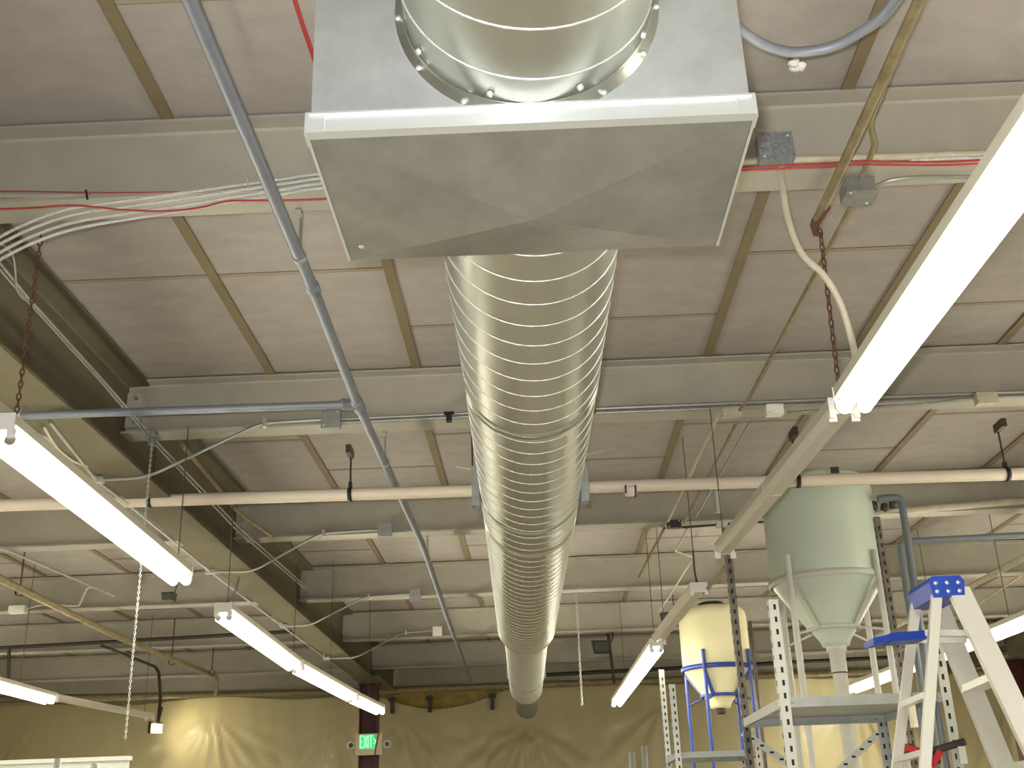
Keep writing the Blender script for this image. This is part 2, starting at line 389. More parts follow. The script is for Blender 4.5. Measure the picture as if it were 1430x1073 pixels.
fixture(aZ(1378, 895, FZ), aZ(1283, 931, FZ), 'middle lit strip light of the right row seen between ladder rails', hang=[(1.0, CEIL)])
fixture(aZ(1280, 932, FZ), aZ(1190, 966, FZ), 'lit strip light ending just above the grey rack platform', hang=[(1.0, CEIL)])
for x_ in (-7.3, 6.4):  # out-of-view side rows, added to brighten the far half of the room
    for y_ in (3.2, 6.2, 9.2, 12.0):
        fixture(V(x_, y_, FZ), V(x_, y_+2.4, FZ), 'added lit strip light outside the %s edge of view, %s' % ('left' if x_ < 0 else 'right', {3.2: 'nearest', 6.2: 'second nearest', 9.2: 'second farthest', 12.0: 'farthest'}[y_]), hang=[(1, CEIL)])
fixture(aY(1112, 994, 17.75), aY(1208, 988, 17.75), 'lit strip light before the back wall, hidden behind the rack platform', hang=[(1, CEIL)])
for x_, w_ in ((-7.0, 'left'), (3.6, 'right')):  # invented lights on posts below the view, added to brighten the back wall
    t = fixture(V(x_, 16.6, .30), V(x_+2.4, 16.6, .30), 'added lit strip light on posts low before the back wall, %s of two' % w_)
    for dx in (.3, 2.1): MB().tube([(x_+dx, 16.6, .35), (x_+dx, 16.6, FL)], .02, 8).build('post', 'white_paint', t)
# rows carried on out of view: unseen lights added for illumination
fixture(V(-1.83, -1.6, FZ), V(-1.83, .8, FZ), 'unseen lit strip light overhead left of the camera', hang=[(1, CEIL)])
fixture(V(1.09, -1.8, FZ), V(1.09, .6, FZ), 'unseen lit strip light overhead right of the camera', hang=[(1, CEIL)])
fixture(V(3.6, 1.0, FZ), V(3.6, 3.4, FZ), 'unseen lit strip light far right of the camera', hang=[(1, CEIL)])
fixture(V(3.6, 4.6, FZ), V(3.6, 7.0, FZ), 'unseen lit strip light right of the ladder', hang=[(1, CEIL)])
fixture(V(-4.5, 1.6, FZ), V(-4.5, 4.0, FZ), 'unseen lit strip light far left of the camera', hang=[(1, CEIL)])
fixture(V(-4.5, 5.0, FZ), V(-4.5, 7.4, FZ), 'unseen lit strip light left of the girder', hang=[(1, CEIL)])

# ------------------------------------------------------------------ pipes and conduits
def pipe(name, pts, r, material, label, cat='pipe', group=None, seg=12, bendr=.09, smooth=False):
    pp = smooth_path(pts) if smooth else bend(pts, bendr)
    return tag(MB().tube(pp, r, seg).build(name, material), label, cat, group)
def pipe_thing(name, pts, r, material, label, cat='pipe', couplings=(), cr=1.25, cl=.06, cmat=None, bendr=.09, partname='tube'):
    pts = [Vector(p) for p in pts]; t = thing(name, label, cat, pts[0])
    MB().tube(bend(pts, bendr), r, 14).build(partname, material, t)
    for c, dirv in couplings:
        c, dv = Vector(c), Vector(dirv).normalized()
        MB().lathe([(r*.9, -cl/2), (r*cr, -cl/2+.004), (r*cr, cl/2-.004), (r*.9, cl/2)], c, dv, 16).build('coupling', cmat or material, t)
    return t
# white pvc pipe
PYY = 6.45
pa, pb = aY(-60, 708, PYY), aY(1490, 660, PYY)
t = pipe_thing('pvc_pipe', [pa, pb], .0365, 'pvc_cream', 'long cream plastic pipe crossing below the ceiling behind the round duct', couplings=[(aY(880, 684.5, PYY), pb-pa)], cr=1.12, cl=.075)
for dx in (-6.8, 6.8):
    c = aY(880+dx, 684.5, PYY); MB().lathe([(.036, -.006), (.0415, -.006), (.0415, .006), (.036, .006)], c, pb-pa, 16).build('primer_band', 'pvc_purple', t)
for px in (210, 489, 1114, 1406):
    py = 706+(662-706)*px/1430; c = aY(px, py, PYY)
    m = MB().lathe([(.037, -.012), (.043, -.012), (.043, .012), (.037, .012)], c, pb-pa, 18).box(c+V(0, 0, .055), (.02, .024, .04))
    hgr = m.build('pipe_hanger', 'black', t)
    top = PB+.02 if px > 300 else GB+.02
    if px > 300:
        MB().tube([c+V(0,0,.06), V(c.x, c.y, PB+.05)], .006, 8).box((c.x, c.y-.04, PB+.025), (.03, .13, .05)).build('hanger_rod', 'dark_steel', hgr)
    else:
        MB().tube([c+V(0,0,.06), V(c.x, c.y, CEIL-.02)], .006, 8).build('hanger_rod', 'dark_steel', hgr)
# grey conduit
CZ = 1.955
cp = [aZ(253, -30, CZ)+V(0, -1.6, 0), aZ(253, -30, CZ), aZ(437, 403, CZ), aZ(500, 566, CZ), aZ(590, 760, CZ), aZ(630, 878, CZ), aZ(657, 950, CZ)]
cp[0].x = cp[1].x
t = pipe_thing('grey_conduit', cp, .022, 'grey_conduit', 'long grey conduit running away left of the round duct', 'conduit', couplings=[(cp[2], (0,1,0)), (cp[5], (0,1,0))], cmat='grey_conduit')
tee = cp[3]; ja = aZ(482, 565, CZ-.005)
m = MB().lathe([(.021, -.07), (.029, -.066), (.029, .066), (.021, .07)], tee, (0,1,0), 16).tube([tee, tee+(ja-tee).normalized()*.085], .028, 14)
m.build('tee_fitting', 'grey_conduit', t)
for px, py, yy in ((433, 376, PY(1)+FW+.04), (541, 655, PY(2)+FW+.06), (594, 763, PY(3)+FW+.05), (626, 868, PY(4)+FW+.05)):
    i = max(j for j in range(len(cp)-1) if cp[j].y <= yy); f = (yy-cp[i].y)/(cp[i+1].y-cp[i].y); c = cp[i]+(cp[i+1]-cp[i])*f
    m = MB().tube([c+V(0,0,.02), V(c.x, yy, PB+.03)], .006, 8).box((c.x, yy-.03, PB-.004), (.018, .07, .006)).lathe([(.0225, -.012), (.026, -.012), (.026, .012), (.0225, .012)], c, (0,1,0), 14)
    m.build('hanger_rod', 'emt', t)
bz = aZ(20, 581, 1.868); be = bz+(bz-ja)*.35
t = pipe_thing('grey_conduit', [tee+(ja-tee).normalized()*.06, be], .0195, 'grey_conduit', 'grey branch conduit crossing below the left girder to the tee', 'conduit')
cl = aZ(27, 580, 1.870)
MB().box(cl+V(0, 0, .03), (.03, .03, .035)).lathe([(.02, -.012), (.026, -.012), (.026, .012), (.02, .012)], cl, (1,0,0), 14).tube([cl+V(.012, 0, .02), cl+V(.012, 0, .052)], .005, 6).build('conduit_clamp', 'zinc_bright', t)
# upper-left small lines on girder web
for i, (pts, lab) in enumerate((([(-8, 368), (38, 420), (145, 538), (214, 618), (330, 740), (425, 822)], 'thin metal conduit along the left girder web, nearer of two'),
                               ([(-8, 358), (41, 418), (149, 537), (218, 616), (335, 738), (428, 820)], 'thin metal conduit along the left girder web, farther of two'))):
    pipe('thin_conduit', [aX(x, y, -2.09+.012*i) for x, y in pts], .0065, 'emt', lab, 'conduit', bendr=.03)
m = MB().box(aX(213, 612, -2.075), (.03, .04, .09)).box(aX(213, 606, -2.05), (.05, .05, .02))
tag(m.build('beam_clamp', 'galv_dull'), 'small grey clamp holding conduits at purlin end above the pull chain', 'clamp')
# MC cables (left bundle)
Yc = PY(1)-.03
for i, off in enumerate((0, 7, 15, 22)):
    pts = [(520, 236+off), (447, 243+off*.9), (395, 250+off*.95), (330, 259+off*1.0), (250, 270+off*1.15), (170, 281+off*1.2), (100, 291+off*1.35), (45, 309+off*1.4), (0, 331+off*1.45), (-30, 350+off*1.5)]
    pipe('armored_cable', [aY(x, y, Yc-.012*i-(.02 if x < 120 else 0)) for x, y in pts], .0055, 'mc_cable', ['uppermost', 'second highest', 'third highest', 'lowest'][i]+' white armored cable of the bundle along the near left beam', 'cable', 'armored cables on near left beam', 8, smooth=True)
pipe('armored_cable', [aX(x, y, -2.03) for x, y in ((-10, 335), (8, 345), (18, 358), (22, 385), (23, 403), (30, 415), (38, 421))], .005, 'emt', 'small grey cable looping down at far left onto girder conduits', 'cable', None, 8, smooth=True)
pipe('red_wire', [aY(x, y, Yc-.05) for x, y in ((520, 272), (447, 278), (390, 280), (320, 281), (280, 290), (230, 295), (170, 293), (140, 290), (100, 287), (50, 290), (-20, 293))], .0034, 'red_wire', 'red wire sagging across the near left beam below white cables', 'wire', None, 6, smooth=True)
pipe('red_wire', [aY(x, y, PY(1)-.012) for x, y in ((250, 268), (160, 269), (80, 268), (20, 267), (-20, 268))], .002, 'red_wire', 'thin red wire along the beam above the white cable bundle', 'wire', None, 6, smooth=True)
pipe('cream_conduit', [aY(x, y, PY(1)+.03) for x, y in ((125, 275), (60, 275), (-20, 273))], .012, 'cream_conduit', 'short dull conduit on the near beam at left edge', 'conduit')
tag(MB().tube([aY(122, 278, Yc-.07), aY(120, 266, Yc-.03)], .004, 6).build('cable_tie', 'black'), 'black cable tie on the near left beam', 'cable tie')
tag(MB().tube([aY(343, 240, Yc-.05), aY(346, 255, Yc-.062), aY(347, 264, Yc-.06)], .003, 6).build('cable_tie', 'mc_cable'), 'white cable tie sticking up from the cable bundle', 'cable tie')
for i in (0, 1):
    pipe('red_wire', [aZ(x+3*i, y, 2.30) for x, y in ((400, -30), (410, 0), (421, 35), (436+i, 80), (450, 120))], .0042, 'red_wire', ['left', 'right'][i]+' of two red wires hanging by the upper left corner of the box', 'wire', None, 6, smooth=True)
# right side of near beam
pipe('cream_conduit', [aY(1000, 229, PY(1)-.02), aY(1060, 224, PY(1)-.02)], .013, 'cream_conduit', 'short cream conduit between the metal box and speckled junction box', 'conduit')
pipe('cream_conduit', [aY(1108, 223, PY(1)-.02), aY(1430, 213, PY(1)-.02), aY(1700, 204, PY(1)-.02)], .0135, 'cream_conduit', 'cream conduit along the near beam right of the speckled junction box', 'conduit')
for i in (0, 1):
    pipe('red_wire', [aY(x, y+4.5*i, Yc-.07-.01*i) for x, y in ((980, 233), (1035, 234), (1110, 230), (1160, 228), (1200, 225), (1250, 226), (1330, 226), (1400, 222), (1500, 219))], .0035, 'red_wire', ['upper', 'lower'][i]+' of two red wires along the near beam right of the box', 'wire', None, 6, smooth=True)
pipe('armored_cable', [aY(x, y, Yc-.02) for x, y in ((1270, 224), (1330, 221), (1400, 219), (1500, 214))], .006, 'mc_cable', 'white armored cable along near beam at right', 'cable', None, 8, smooth=True)
pipe('grey_cable', [aZ(x, y, 2.10) for x, y in ((1222, 260), (1240, 253), (1262, 249), (1300, 247), (1380, 247), (1450, 244))], .007, 'emt', 'grey cable leaving the square conduit box toward the lit light', 'cable', None, 8, smooth=True)
def jbox(c, size, material, label, cover=True, axis='y', knob=None):
    t = thing('junction_box', label, 'junction box', Vector(c)-V(0, 0, size[2]/2))
    MB().box(c, size).build('box_body', material, t)
    c = Vector(c)
    if axis == 'y':
        MB().box(c-V(0, size[1]/2+.002, 0), (size[0]*1.06, .004, size[2]*1.06)).build('cover_plate', material, t)
        for sx, sz in ((-1, -1), (1, 1)): MB().lathe([(0, .004), (.005, .003), (.006, 0)], c+V(sx*size[0]*.38, -size[1]/2-.004, sz*size[2]*.38), (0,-1,0), 8).build('screw', 'zinc_bright', t)
    else:
        MB().box(c-V(0, 0, size[2]/2+.002), (size[0]*1.06, size[1]*1.06, .004)).build('cover_plate', material, t)
        for sx, sy in ((-1, -1), (1, 1)): MB().lathe([(0, .004), (.005, .003), (.006, 0)], c+V(sx*size[0]*.38, sy*size[1]*.38, -size[2]/2-.004), (0,0,-1), 8).build('screw', 'zinc_bright', t)
    return t
jc = aY(1081, 211, PY(1)-.05)
jbox(jc, (.115, .06, .105), 'sponge_grey', 'speckled grey junction box on near beam right of the metal box')
e = aZ(1197, 512, FZ+.09)
pts = [aY(1091, 232, jc.y-.01), aY(1093, 262, jc.y-.03), aY(1100, 305, jc.y-.04), aY(1118, 352, jc.y-.05), aY(1150, 384, jc.y-.06), aY(1172, 420, jc.y-.05), aY(1187, 465, jc.y-.02), e]
pipe('flexible_cable', pts, .0115, 'cream_conduit', 'cream flexible cable curving down from speckled box to the lit light', 'cable', None, 10, smooth=True)
rc = [aZ(1300, -35, 2.0), aZ(1170, 246, 2.0), aZ(1140, 309, 2.0)]
t = pipe_thing('rusty_conduit', rc, .0165, 'olive_conduit', 'olive painted rusty pipe slanting down from the upper right edge', 'pipe')
MB().tube([rc[2]+V(.01, -.10, 0), rc[2], rc[2]+V(-.005, .012, -.01), rc[2]+V(0, .03, -.035), rc[2]+V(.014, .01, -.05)], [.0178, .0185, .017, .012, .009], 10).build('rusty_end', 'rust', t)
ce = aZ(1172, 545, FZ+.088); ct = rc[2]+V(.01, .005, -.03)
tag(MB().chain(ct, ce, .036, .008, .003).build('hanging_chain', 'rust'), 'rusty chain from the end of the rusty pipe to the lit light', 'chain')
bx2 = aZ(1197, 266, 2.075)
pipe('olive_conduit', [aZ(1330, -105, 2.09), aZ(1214, 170, 2.09), aZ(1222, 203, 2.085), aZ(1203, 248, 2.08)], .0095, 'olive_conduit', 'thin olive conduit with an offset bend behind the rusty pipe', 'conduit', bendr=.03)
jbox(bx2, (.10, .10, .055), 'galv_dull', 'square galvanized junction box under near beam where olive conduit bends', axis='z')
pipe('olive_conduit', [aZ(1190, 285, 2.075), aZ(1046, 556, 2.085), aZ(1030, 577, 2.085)], .0085, 'olive_conduit', 'thin olive conduit running from square box to second beam', 'conduit', bendr=.02)
pipe('flexible_conduit', [aZ(x, y, 2.06) for x, y in ((985, -20), (1020, 27), (1045, 50), (1075, 66), (1110, 73), (1160, 66), (1200, 46), (1235, 20), (1268, -25))], .0155, 'grey_conduit', 'grey flexible conduit hanging in a loop at the upper right', 'conduit', None, 12, smooth=True)
bl = MB()
for i in range(7):
    a = i*1.7; c = aZ(1113+6*math.cos(a), 91+4*math.sin(a*1.3), CEIL-.004); bl.lathe([(0, -.018), (.014, -.012), (.02, 0)], c, (.2*math.cos(a), .2*math.sin(a), 1), 6)
tag(bl.build('foam_blob', 'white_board'), 'small lump of pale foam stuck to the ceiling panel', 'foam lump')
# second beam, right part: conduits along flange
Y2 = PY(2)-.02
for i, (dy, r, mt) in enumerate(((0, .011, 'emt'), (6, .009, 'emt'))):
    pipe('flange_conduit', [aY(832, 571+dy, Y2), aY(1440, 547+dy, Y2), aY(1800, 533+dy, Y2)], r, mt, ['upper', 'lower'][i]+' thin conduit along second beam right of the round duct', 'conduit')
    pipe('flange_conduit', [aY(472, 586+dy*.8, Y2), aY(640, 578+dy*.8, Y2), aY(700, 575+dy*.8, Y2)], r*.8, mt, ['upper', 'lower'][i]+' thin conduit along second beam left of the round duct', 'conduit')
tag(MB().box(aY(627, 583, Y2-.03), (.03, .04, .05)).box(aY(627, 577, Y2-.05), (.055, .02, .012)).build('conduit_clip', 'black'), 'black clip on second beam left of the round duct', 'clip')
jbox(aY(1021, 577, Y2-.02), (.10, .06, .045), 'cream_conduit', 'cream junction box under second beam where olive conduit ends')
jbox(aY(1081, 574, Y2-.02), (.088, .06, .055), 'white_board', 'white junction box under second beam right of the cream box')
jbox(aY(1376, 558, Y2-.02), (.105, .06, .06), 'cream_conduit', 'beige junction box under second beam at far right')
pipe('flange_conduit', [aY(x, y, Y2-.03) for x, y in ((1100, 577), (1200, 570), (1290, 565), (1330, 560), (1352, 558))], .01, 'emt', 'conduit between white and beige boxes under second beam', 'conduit', smooth=True)
# conduits from second to third beam on the right
Y3 = PY(3)-.02
for (a, b, r, mt, lab) in (((1003, 580), (933, 728), .011, 'cream_conduit', 'leftmost of three conduits between second and third beam at right'),
                           ((1028, 592), (955, 731), .009, 'olive_conduit', 'middle of three conduits between second and third beam at right'),
                           ((1047, 590), (972, 722), .007, 'emt', 'rightmost of three conduits between second and third beam at right')):
    pipe('olive_conduit', [aZ(a[0], a[1], 2.09), aZ(b[0], b[1], 2.08)], r, mt, lab, 'conduit')
jbox(aY(941, 733, Y3-.03), (.10, .06, .055), 'dark_steel', 'dark junction box under third beam right of the round duct')
pipe('dark_conduit', [aY(952, 737, Y3), aY(1045, 730, Y3), aY(1080, 729, Y3)], .009, 'dark_steel', 'dark conduit on third beam right of the dark box', 'conduit')
pipe('olive_conduit', [aZ(928, 738, 2.09), aZ(892, 806, 2.09)], .011, 'olive_conduit', 'olive conduit from dark box to fourth beam', 'conduit')
pipe('olive_conduit', [aZ(960, 738, 2.07), aZ(943, 770, 2.05), aZ(969, 779, 2.05), aZ(922, 853, 2.05)], .008, 'cream_conduit', 'zigzag bent thin conduit right of the round duct', 'conduit', bendr=.02)
pipe('yellow_pipe', [aY(1258, 713, PY(3)-.05), aY(1440, 699, PY(3)-.05), aY(1700, 680, PY(3)-.05)], .028, 'cream_conduit', 'yellowish pipe along third beam behind the ladder', 'pipe')
# emt branches left bays with boxes
Lz = 1.885
for (bxp, b0, b1, b2, k, sz, mt, lab) in (((463, 587), (365, 591), (205, 667), (134, 671), 2, .10, 'galv_dull', 'second'), ((538, 741), (447, 745), (352, 799), (292, 799), 3, .10, 'galv_dull', 'third'),
                                  ((580, 831), (510, 834), (432, 874), (394, 875), 4, .10, 'galv_dull', 'fourth'), ((611, 882), (562, 884), (497, 919), (454, 920), 5, .10, 'white_board', 'fifth')):
    yb = PY(k)-.03
    jbox(aY(*bxp, yb), (sz, .05, sz), mt, 'small square junction box on %s beam left of the round duct' % lab)
    pipe('branch_conduit', [aY(bxp[0]-8, bxp[1]-1, yb), aY(b0[0], b0[1], yb), aZ(b1[0], b1[1], Lz), aZ(b2[0], b2[1], Lz)], .0095, 'emt', 'thin conduit from %s beam box bending down under the left girder' % lab, 'conduit')
    tag(MB().box(aY(b0[0]+5, b0[1], yb-.004), (.02, .03, .05)).build('conduit_strap', 'zinc_bright'), 'small strap on thin conduit at %s beam near girder' % lab, 'strap')
    tag(MB().box(aZ(b2[0]+2, b2[1], Lz-.004), (.07, .05, .03)).box(aZ(b2[0]-2, b2[1]-3, Lz+.002), (.02, .02, .03)).build('conduit_clamp', 'zinc_bright'), 'bright clamp below left girder on conduit from %s beam' % lab, 'clamp')
pipe('girder_conduit', [aZ(x, y, Lz-.005) for x, y in ((70, 590), (134, 671), (185, 710), (292, 798), (394, 875), (455, 920), (492, 946))], .008, 'emt', 'thin conduit along the outer edge of the left girder underside', 'conduit', bendr=.03)
pipe('cream_cable', [aZ(x, y, Lz-.01) for x, y in ((62, 598), (70, 612), (82, 628), (100, 643), (122, 652))], .007, 'cream_conduit', 'loose cream cable under the left girder above the lit light', 'cable', None, 8, smooth=True)
pipe('olive_conduit', [aZ(255, 622, 2.03), aZ(330, 713, 2.03), aZ(378, 748, 2.03)], .014, 'olive_conduit', 'olive conduit beside the left girder behind second beam', 'conduit')
pipe('flange_conduit', [aZ(20, 602, 2.2), aZ(90, 600, 2.2)], .012, 'dark_steel', 'short dark conduit above the left edge light', 'conduit')
# left bay pipes
pipe('sprinkler_pipe', [aZ(-40, 789, 1.93), aZ(165, 890, 1.93), aZ(303, 946, 1.93), aZ(303, 946, 1.93)+V(0, 0, -.20), aY(303, 971, 17.5)], .03, 'olive_conduit', 'olive sprinkler pipe slanting across the lower left', 'pipe')
for px, py in ((28, 822), (240, 921), (296, 936)):
    a = aZ(px, py, 1.96); tag(MB().tube([a, V(a.x, a.y, CEIL-.02)], .007, 8).lathe([(.031, -.015), (.036, -.015), (.036, .015), (.031, .015)], a-V(0,0,.03), (0,1,0), 14).build('pipe_hanger', 'rust'), {28: 'rusty hanger at the near end of lower left sprinkler pipe', 240: 'rusty hanger midway on the lower left sprinkler pipe', 296: 'rusty hanger at far end of lower left sprinkler pipe'}[px], 'hanger')
pipe('thin_conduit', [aZ(-30, 758, 2.0), aZ(5, 767, 2.0), aZ(160, 833, 2.0)], .0085, 'emt', 'thin straight conduit above the lower left sprinkler pipe', 'conduit')
pipe('dark_pipe', [aY(-30, 907, 12.9), aY(240, 892, 12.9), aY(430, 881, 12.9)], .022, 'dark_steel', 'dark pipe along fifth beam in the left bay', 'pipe')
pipe('dark_pipe', [aZ(142, 902, 1.9), aZ(217, 932, 1.9), aZ(222, 940, 1.82), aZ(224, 975, 1.45), aZ(221, 1008, 1.16)], .018, 'dark_steel', 'dark drop pipe carrying the glowing work light', 'pipe', bendr=.2)
pipe('wall_pipe', [aY(-40, 977, 17.6), aY(505, 966, 17.6)], .045, 'olive_conduit', 'olive pipe along the back wall left of maroon column', 'pipe')
pipe('wall_pipe', [aY(527, 965, 17.6), aY(960, 949, 17.6), aY(1250, 936, 17.6)], .05, 'olive_conduit', 'yellowish pipe along the back wall behind the round duct end', 'pipe')
pipe('wall_pipe', [aY(760, 943, 17.9), aY(1250, 918, 17.9)], .03, 'dark_steel', 'dark pipe above the yellowish back wall pipe', 'pipe')
pipe('sprinkler_pipe', [aZ(1225, 889, 1.75), aZ(1345, 825, 1.75), aZ(1500, 742, 1.75)], .024, 'cream_conduit', 'cream sprinkler pipe slanting down behind the ladder', 'pipe')
pipe('thin_conduit', [aZ(1330, 868, 1.9), aZ(1440, 796, 1.9)], .010, 'olive_conduit', 'thin olive conduit beside the cream sprinkler pipe at right', 'conduit')
lb = MB().box(aY(25, 852, PY(4)-.06), (.15, .08, .07)); tag(lb.build('junction_box', 'white_board'), 'small cream box with white conduit on fourth beam at lower left', 'junction box')
pipe('cream_conduit', [aY(x, y, PY(4)-.05) for x, y in ((34, 851), (62, 845), (105, 846), (112, 842), (122, 822), (135, 822))], .012, 'cream_conduit', 'curved cream cable beside small box at lower left', 'cable', None, 8, smooth=True)
# chains, pull cords
a = aY(213, 612, 5.77); b = aY(175, 1032, 5.77)
tag(MB().chain(a, b, .019, .0048, .0022).build('pull_chain', 'zinc_bright'), 'long bright chain hanging down left of the girder to the bottom', 'chain')
a = aY(801, 700, 10.95); b = aY(813, 985, 10.95); a.z = PB
tag(MB().chain(V(b.x, b.y, PB), b, .032, .009, .004).build('pull_chain', 'zinc_bright'), 'bright chain hanging freely right of the round duct', 'chain')
pipe('connecting_conduit', [aZ(1012, 792, FZ+.05), aZ(984, 828, FZ+.05)], .012, 'olive_conduit', 'short brown conduit joining the two bare strip light housings', 'conduit')
pipe('power_cord', [aZ(x, y, FZ+.13+.1*i) for i, (x, y) in enumerate(((979, 829), (974, 815), (970, 797), (968, 770)))], .006, 'cable_dark', 'dark cord curving up from end of second bare light housing', 'cord', None, 6, smooth=True)
pipe('power_cord', [aZ(x, y, FZ+.11+.12*i) for i, (x, y) in enumerate(((312, 852), (322, 838), (330, 822), (334, 806)))], .006, 'emt', 'pale cord curving up from white end plate of left lit light', 'cord', None, 6, smooth=True)
po = aY(1047, 868, 11.6); tag(MB().tube([po, V(po.x, po.y, FL)], .018, 8).build('dark_pole', 'dark_steel'), 'thin dark pole standing right of the small cream tank', 'pole')
# dark floodlights near the far beams
def flood(px, py, Y, lab, k=1.):
    c = aY(px, py, Y); t = thing('floodlight', lab, 'floodlight', c-V(0, 0, .08*k))
    MB().prism([(-.10*k, -.08*k), (.10*k, -.08*k), (.13*k, .08*k), (-.13*k, .08*k)], c+V(0, -.06, 0), c+V(0, .06, 0), (1,0,0), (0,0,1)).build('lamp_housing', 'dark_steel', t)
    MB().tube([c+V(.08*k, 0, -.02), c+V(.16*k, 0, .12), c+V(.16*k, 0, .30)], .012*k, 8).build('bracket', 'dark_steel', t)
    MB().box(c+V(0, -.062, -.005), (.18*k, .006, .11*k)).build('lens', 'lens_dark', t)
flood(840, 904, 15.2, 'dark floodlight on sixth beam right of the round duct')
flood(931, 862, 12.9, 'dark floodlight on fifth beam above the lit far light', .55)
flood(236, 834, 10.6, 'dark floodlight on fourth beam below left edge light', .45)
for (x0, y0, x1, y1, Y, lab) in ((848, 876, 858, 955, 15.5, 'dark pipe dropping from sixth beam right of dark floodlight'), (13, 905, 11, 948, 12.8, 'dark drop rod above lower left lit light')):
    pipe('drop_pipe', [aY(x0, y0, Y), aY(x1, y1, Y)], .02, 'dark_steel', lab, 'pipe')

# glowing work light
w = aY(219, 1018, 17.9)
t = thing('work_light', 'small glowing work light hanging near the plastic at lower left', 'work light', w-V(0, 0, .1))
Rz = Matrix.Rotation(.95, 3, 'Z')
MB().box(w+Rz @ V(0, .05, .02), (.20, .07, .17), 0, Rz).build('lamp_housing', 'dark_steel', t)
MB().box(w+Rz @ V(0, .0, 0), (.17, .03, .13), 0, Rz).build('lamp_lens', 'glow', t)
MB().tube([w+V(0, .02, .1), w+V(.04, .0, .32)], .03, 8).build('bracket', 'dark_steel', t)
wl = bpy.data.lights.new('work_light_beam', 'SPOT'); wl.energy = 16; wl.color = (1., .9, .62); wl.spot_size = 2.4; wl.spot_blend = .8; wl.shadow_soft_size = .06
wo = bpy.data.objects.new('work_light_beam', wl); C.objects.link(wo); wo.location = w+V(.16, .12, EYE); wo.rotation_euler = V(.55, 1, -.05).to_track_quat('-Z', 'Y').to_euler()

# ------------------------------------------------------------------ plastic sheeting on the back wall
def sheet(x0, x1, ztop, zbot, Y, centres, label, swag):
    nx, nz = int((x1-x0)*22), 60; vs = []; fs = []
    for j in range(nz+1):
        for i in range(nx+1):
            x = x0+(x1-x0)*i/nx; zt = ztop+swag(x); z = zbot+(zt-zbot)*j/nz; dsp = .05*noise.noise(V(x*.9, z*.12, 3.1))+.022*noise.noise(V(x*4, z*.4, 9.))
            for (cx_, cz_, am, nf) in centres:
                ang = math.atan2(z-cz_, x-cx_); rr = math.hypot(x-cx_, z-cz_); dsp += 1.7*am*math.sin(ang*nf+2.5*noise.noise(V(ang*2.5, rr*.3, cx_)))*math.exp(-rr/1.6)*min(1, rr/.3)*max(0, -math.sin(ang))**2
            vs.append((x, Y-.06-abs(dsp)*.75, z))
    for j in range(nz):
        for i in range(nx):
            a = j*(nx+1)+i; fs.append((a, a+1, a+nx+2, a+nx+1))
    return tag(MB().add(vs, fs, 0, True).build('plastic_sheet', 'plastic_film'), label, 'plastic sheet')
sheet(X0+.1, -2.75, 2.13, FL+.02, 18.7, [(-8.2, 1.9, .05, 16), (-5.2, 1.9, .05, 15), (-3.3, 1.8, .04, 14)], 'wrinkled tan plastic sheeting on back wall left of maroon column', lambda x: .04*math.sin(x*2.1))
sheet(-2.72, 9.85, 2.13, FL+.02, 18.7, [(-2.2, 1.75, .05, 15), (-.2, 1.6, .07, 18), (1.9, 1.8, .05, 14), (5.0, 1.9, .05, 15), (7.4, 1.9, .05, 15)], 'wrinkled tan plastic sheeting on back wall behind duct and tanks', lambda x: (-.27*math.sin(PI*(x+2.7)/2.2) if -2.7 < x < -.5 else .03*math.sin(x*2.3)))
m = MB().box((-1.6, 18.72, 1.98), (2.1, .05, .36))
tag(m.build('insulation_batt', 'insulation_yellow'), 'yellow insulation showing above the plastic near the maroon column', 'insulation')
for x, lab in ((-2.35, 'left'), (-1.75, 'middle'), (-.75, 'right')):
    tag(MB().box((x, 18.60, 1.94), (.06, .06, .26)).box((x, 18.57, 2.02), (.12, .05, .05)).build('wall_bracket', 'dark_steel'), '%s dark bracket below pipe in front of yellow insulation' % lab, 'bracket')

# ------------------------------------------------------------------ exit sign
s0 = aY(515.5, 1040, 15.30)
t = thing('exit_sign', 'green lit exit sign with two lamp heads on the maroon column', 'exit sign', s0-V(0, 0, .13))
MB().box(s0, (.35, .06, .265)).build('sign_housing', 'sign_body', t)
MB().box(s0+V(-.02, -.032, .03), (.20, .006, .175)).build('sign_face', 'sign_green', t)
L = MB(); yl = s0.y-.037; z0, z1 = s0.z-.04, s0.z+.105; xw = .036; x = s0.x-.112
def st(a, b, w=.011): L.bar((a[0], yl, a[1]), (b[0], yl, b[1]), .005, w, (0,0,1)) if abs(a[0]-b[0]) > 1e-4 else L.box((a[0], yl, (a[1]+b[1])/2), (w, .005, abs(b[1]-a[1])))
zm = (z0+z1)/2
st((x, z0), (x, z1)); st((x, z1), (x+xw, z1)); st((x, zm), (x+xw*.85, zm)); st((x, z0), (x+xw, z0)); x += xw+.016
st((x, z0), (x+xw, z1)); st((x, z1), (x+xw, z0)); x += xw+.016
st((x, z0), (x, z1)); x += .018
st((x, z1), (x+xw, z1)); st((x+xw/2, z0), (x+xw/2, z1)); x += xw+.022
st((x, zm+.032), (x+.024, zm), .010); st((x, zm-.032), (x+.024, zm), .010)
L.build('sign_lettering', 'sign_letter', t)
for sx in (-1, 1):
    c = s0+V(sx*.235, -.01, -.005)
    hd = MB().lathe([(.02, .05), (.045, .04), (.052, 0), (.046, -.004), (.040, .006)], c, (0,1,0), 20).tube([c+V(-sx*.05, .03, 0), c+V(-sx*.02, .03, 0)], .014, 8).build('lamp_head', 'lens', t)
    MB().lathe([(0, .004), (.026, .004), (.026, -.004), (0, -.004)], c, (0,1,0), 14).build('lamp_reflector', 'lens_dark', hd)
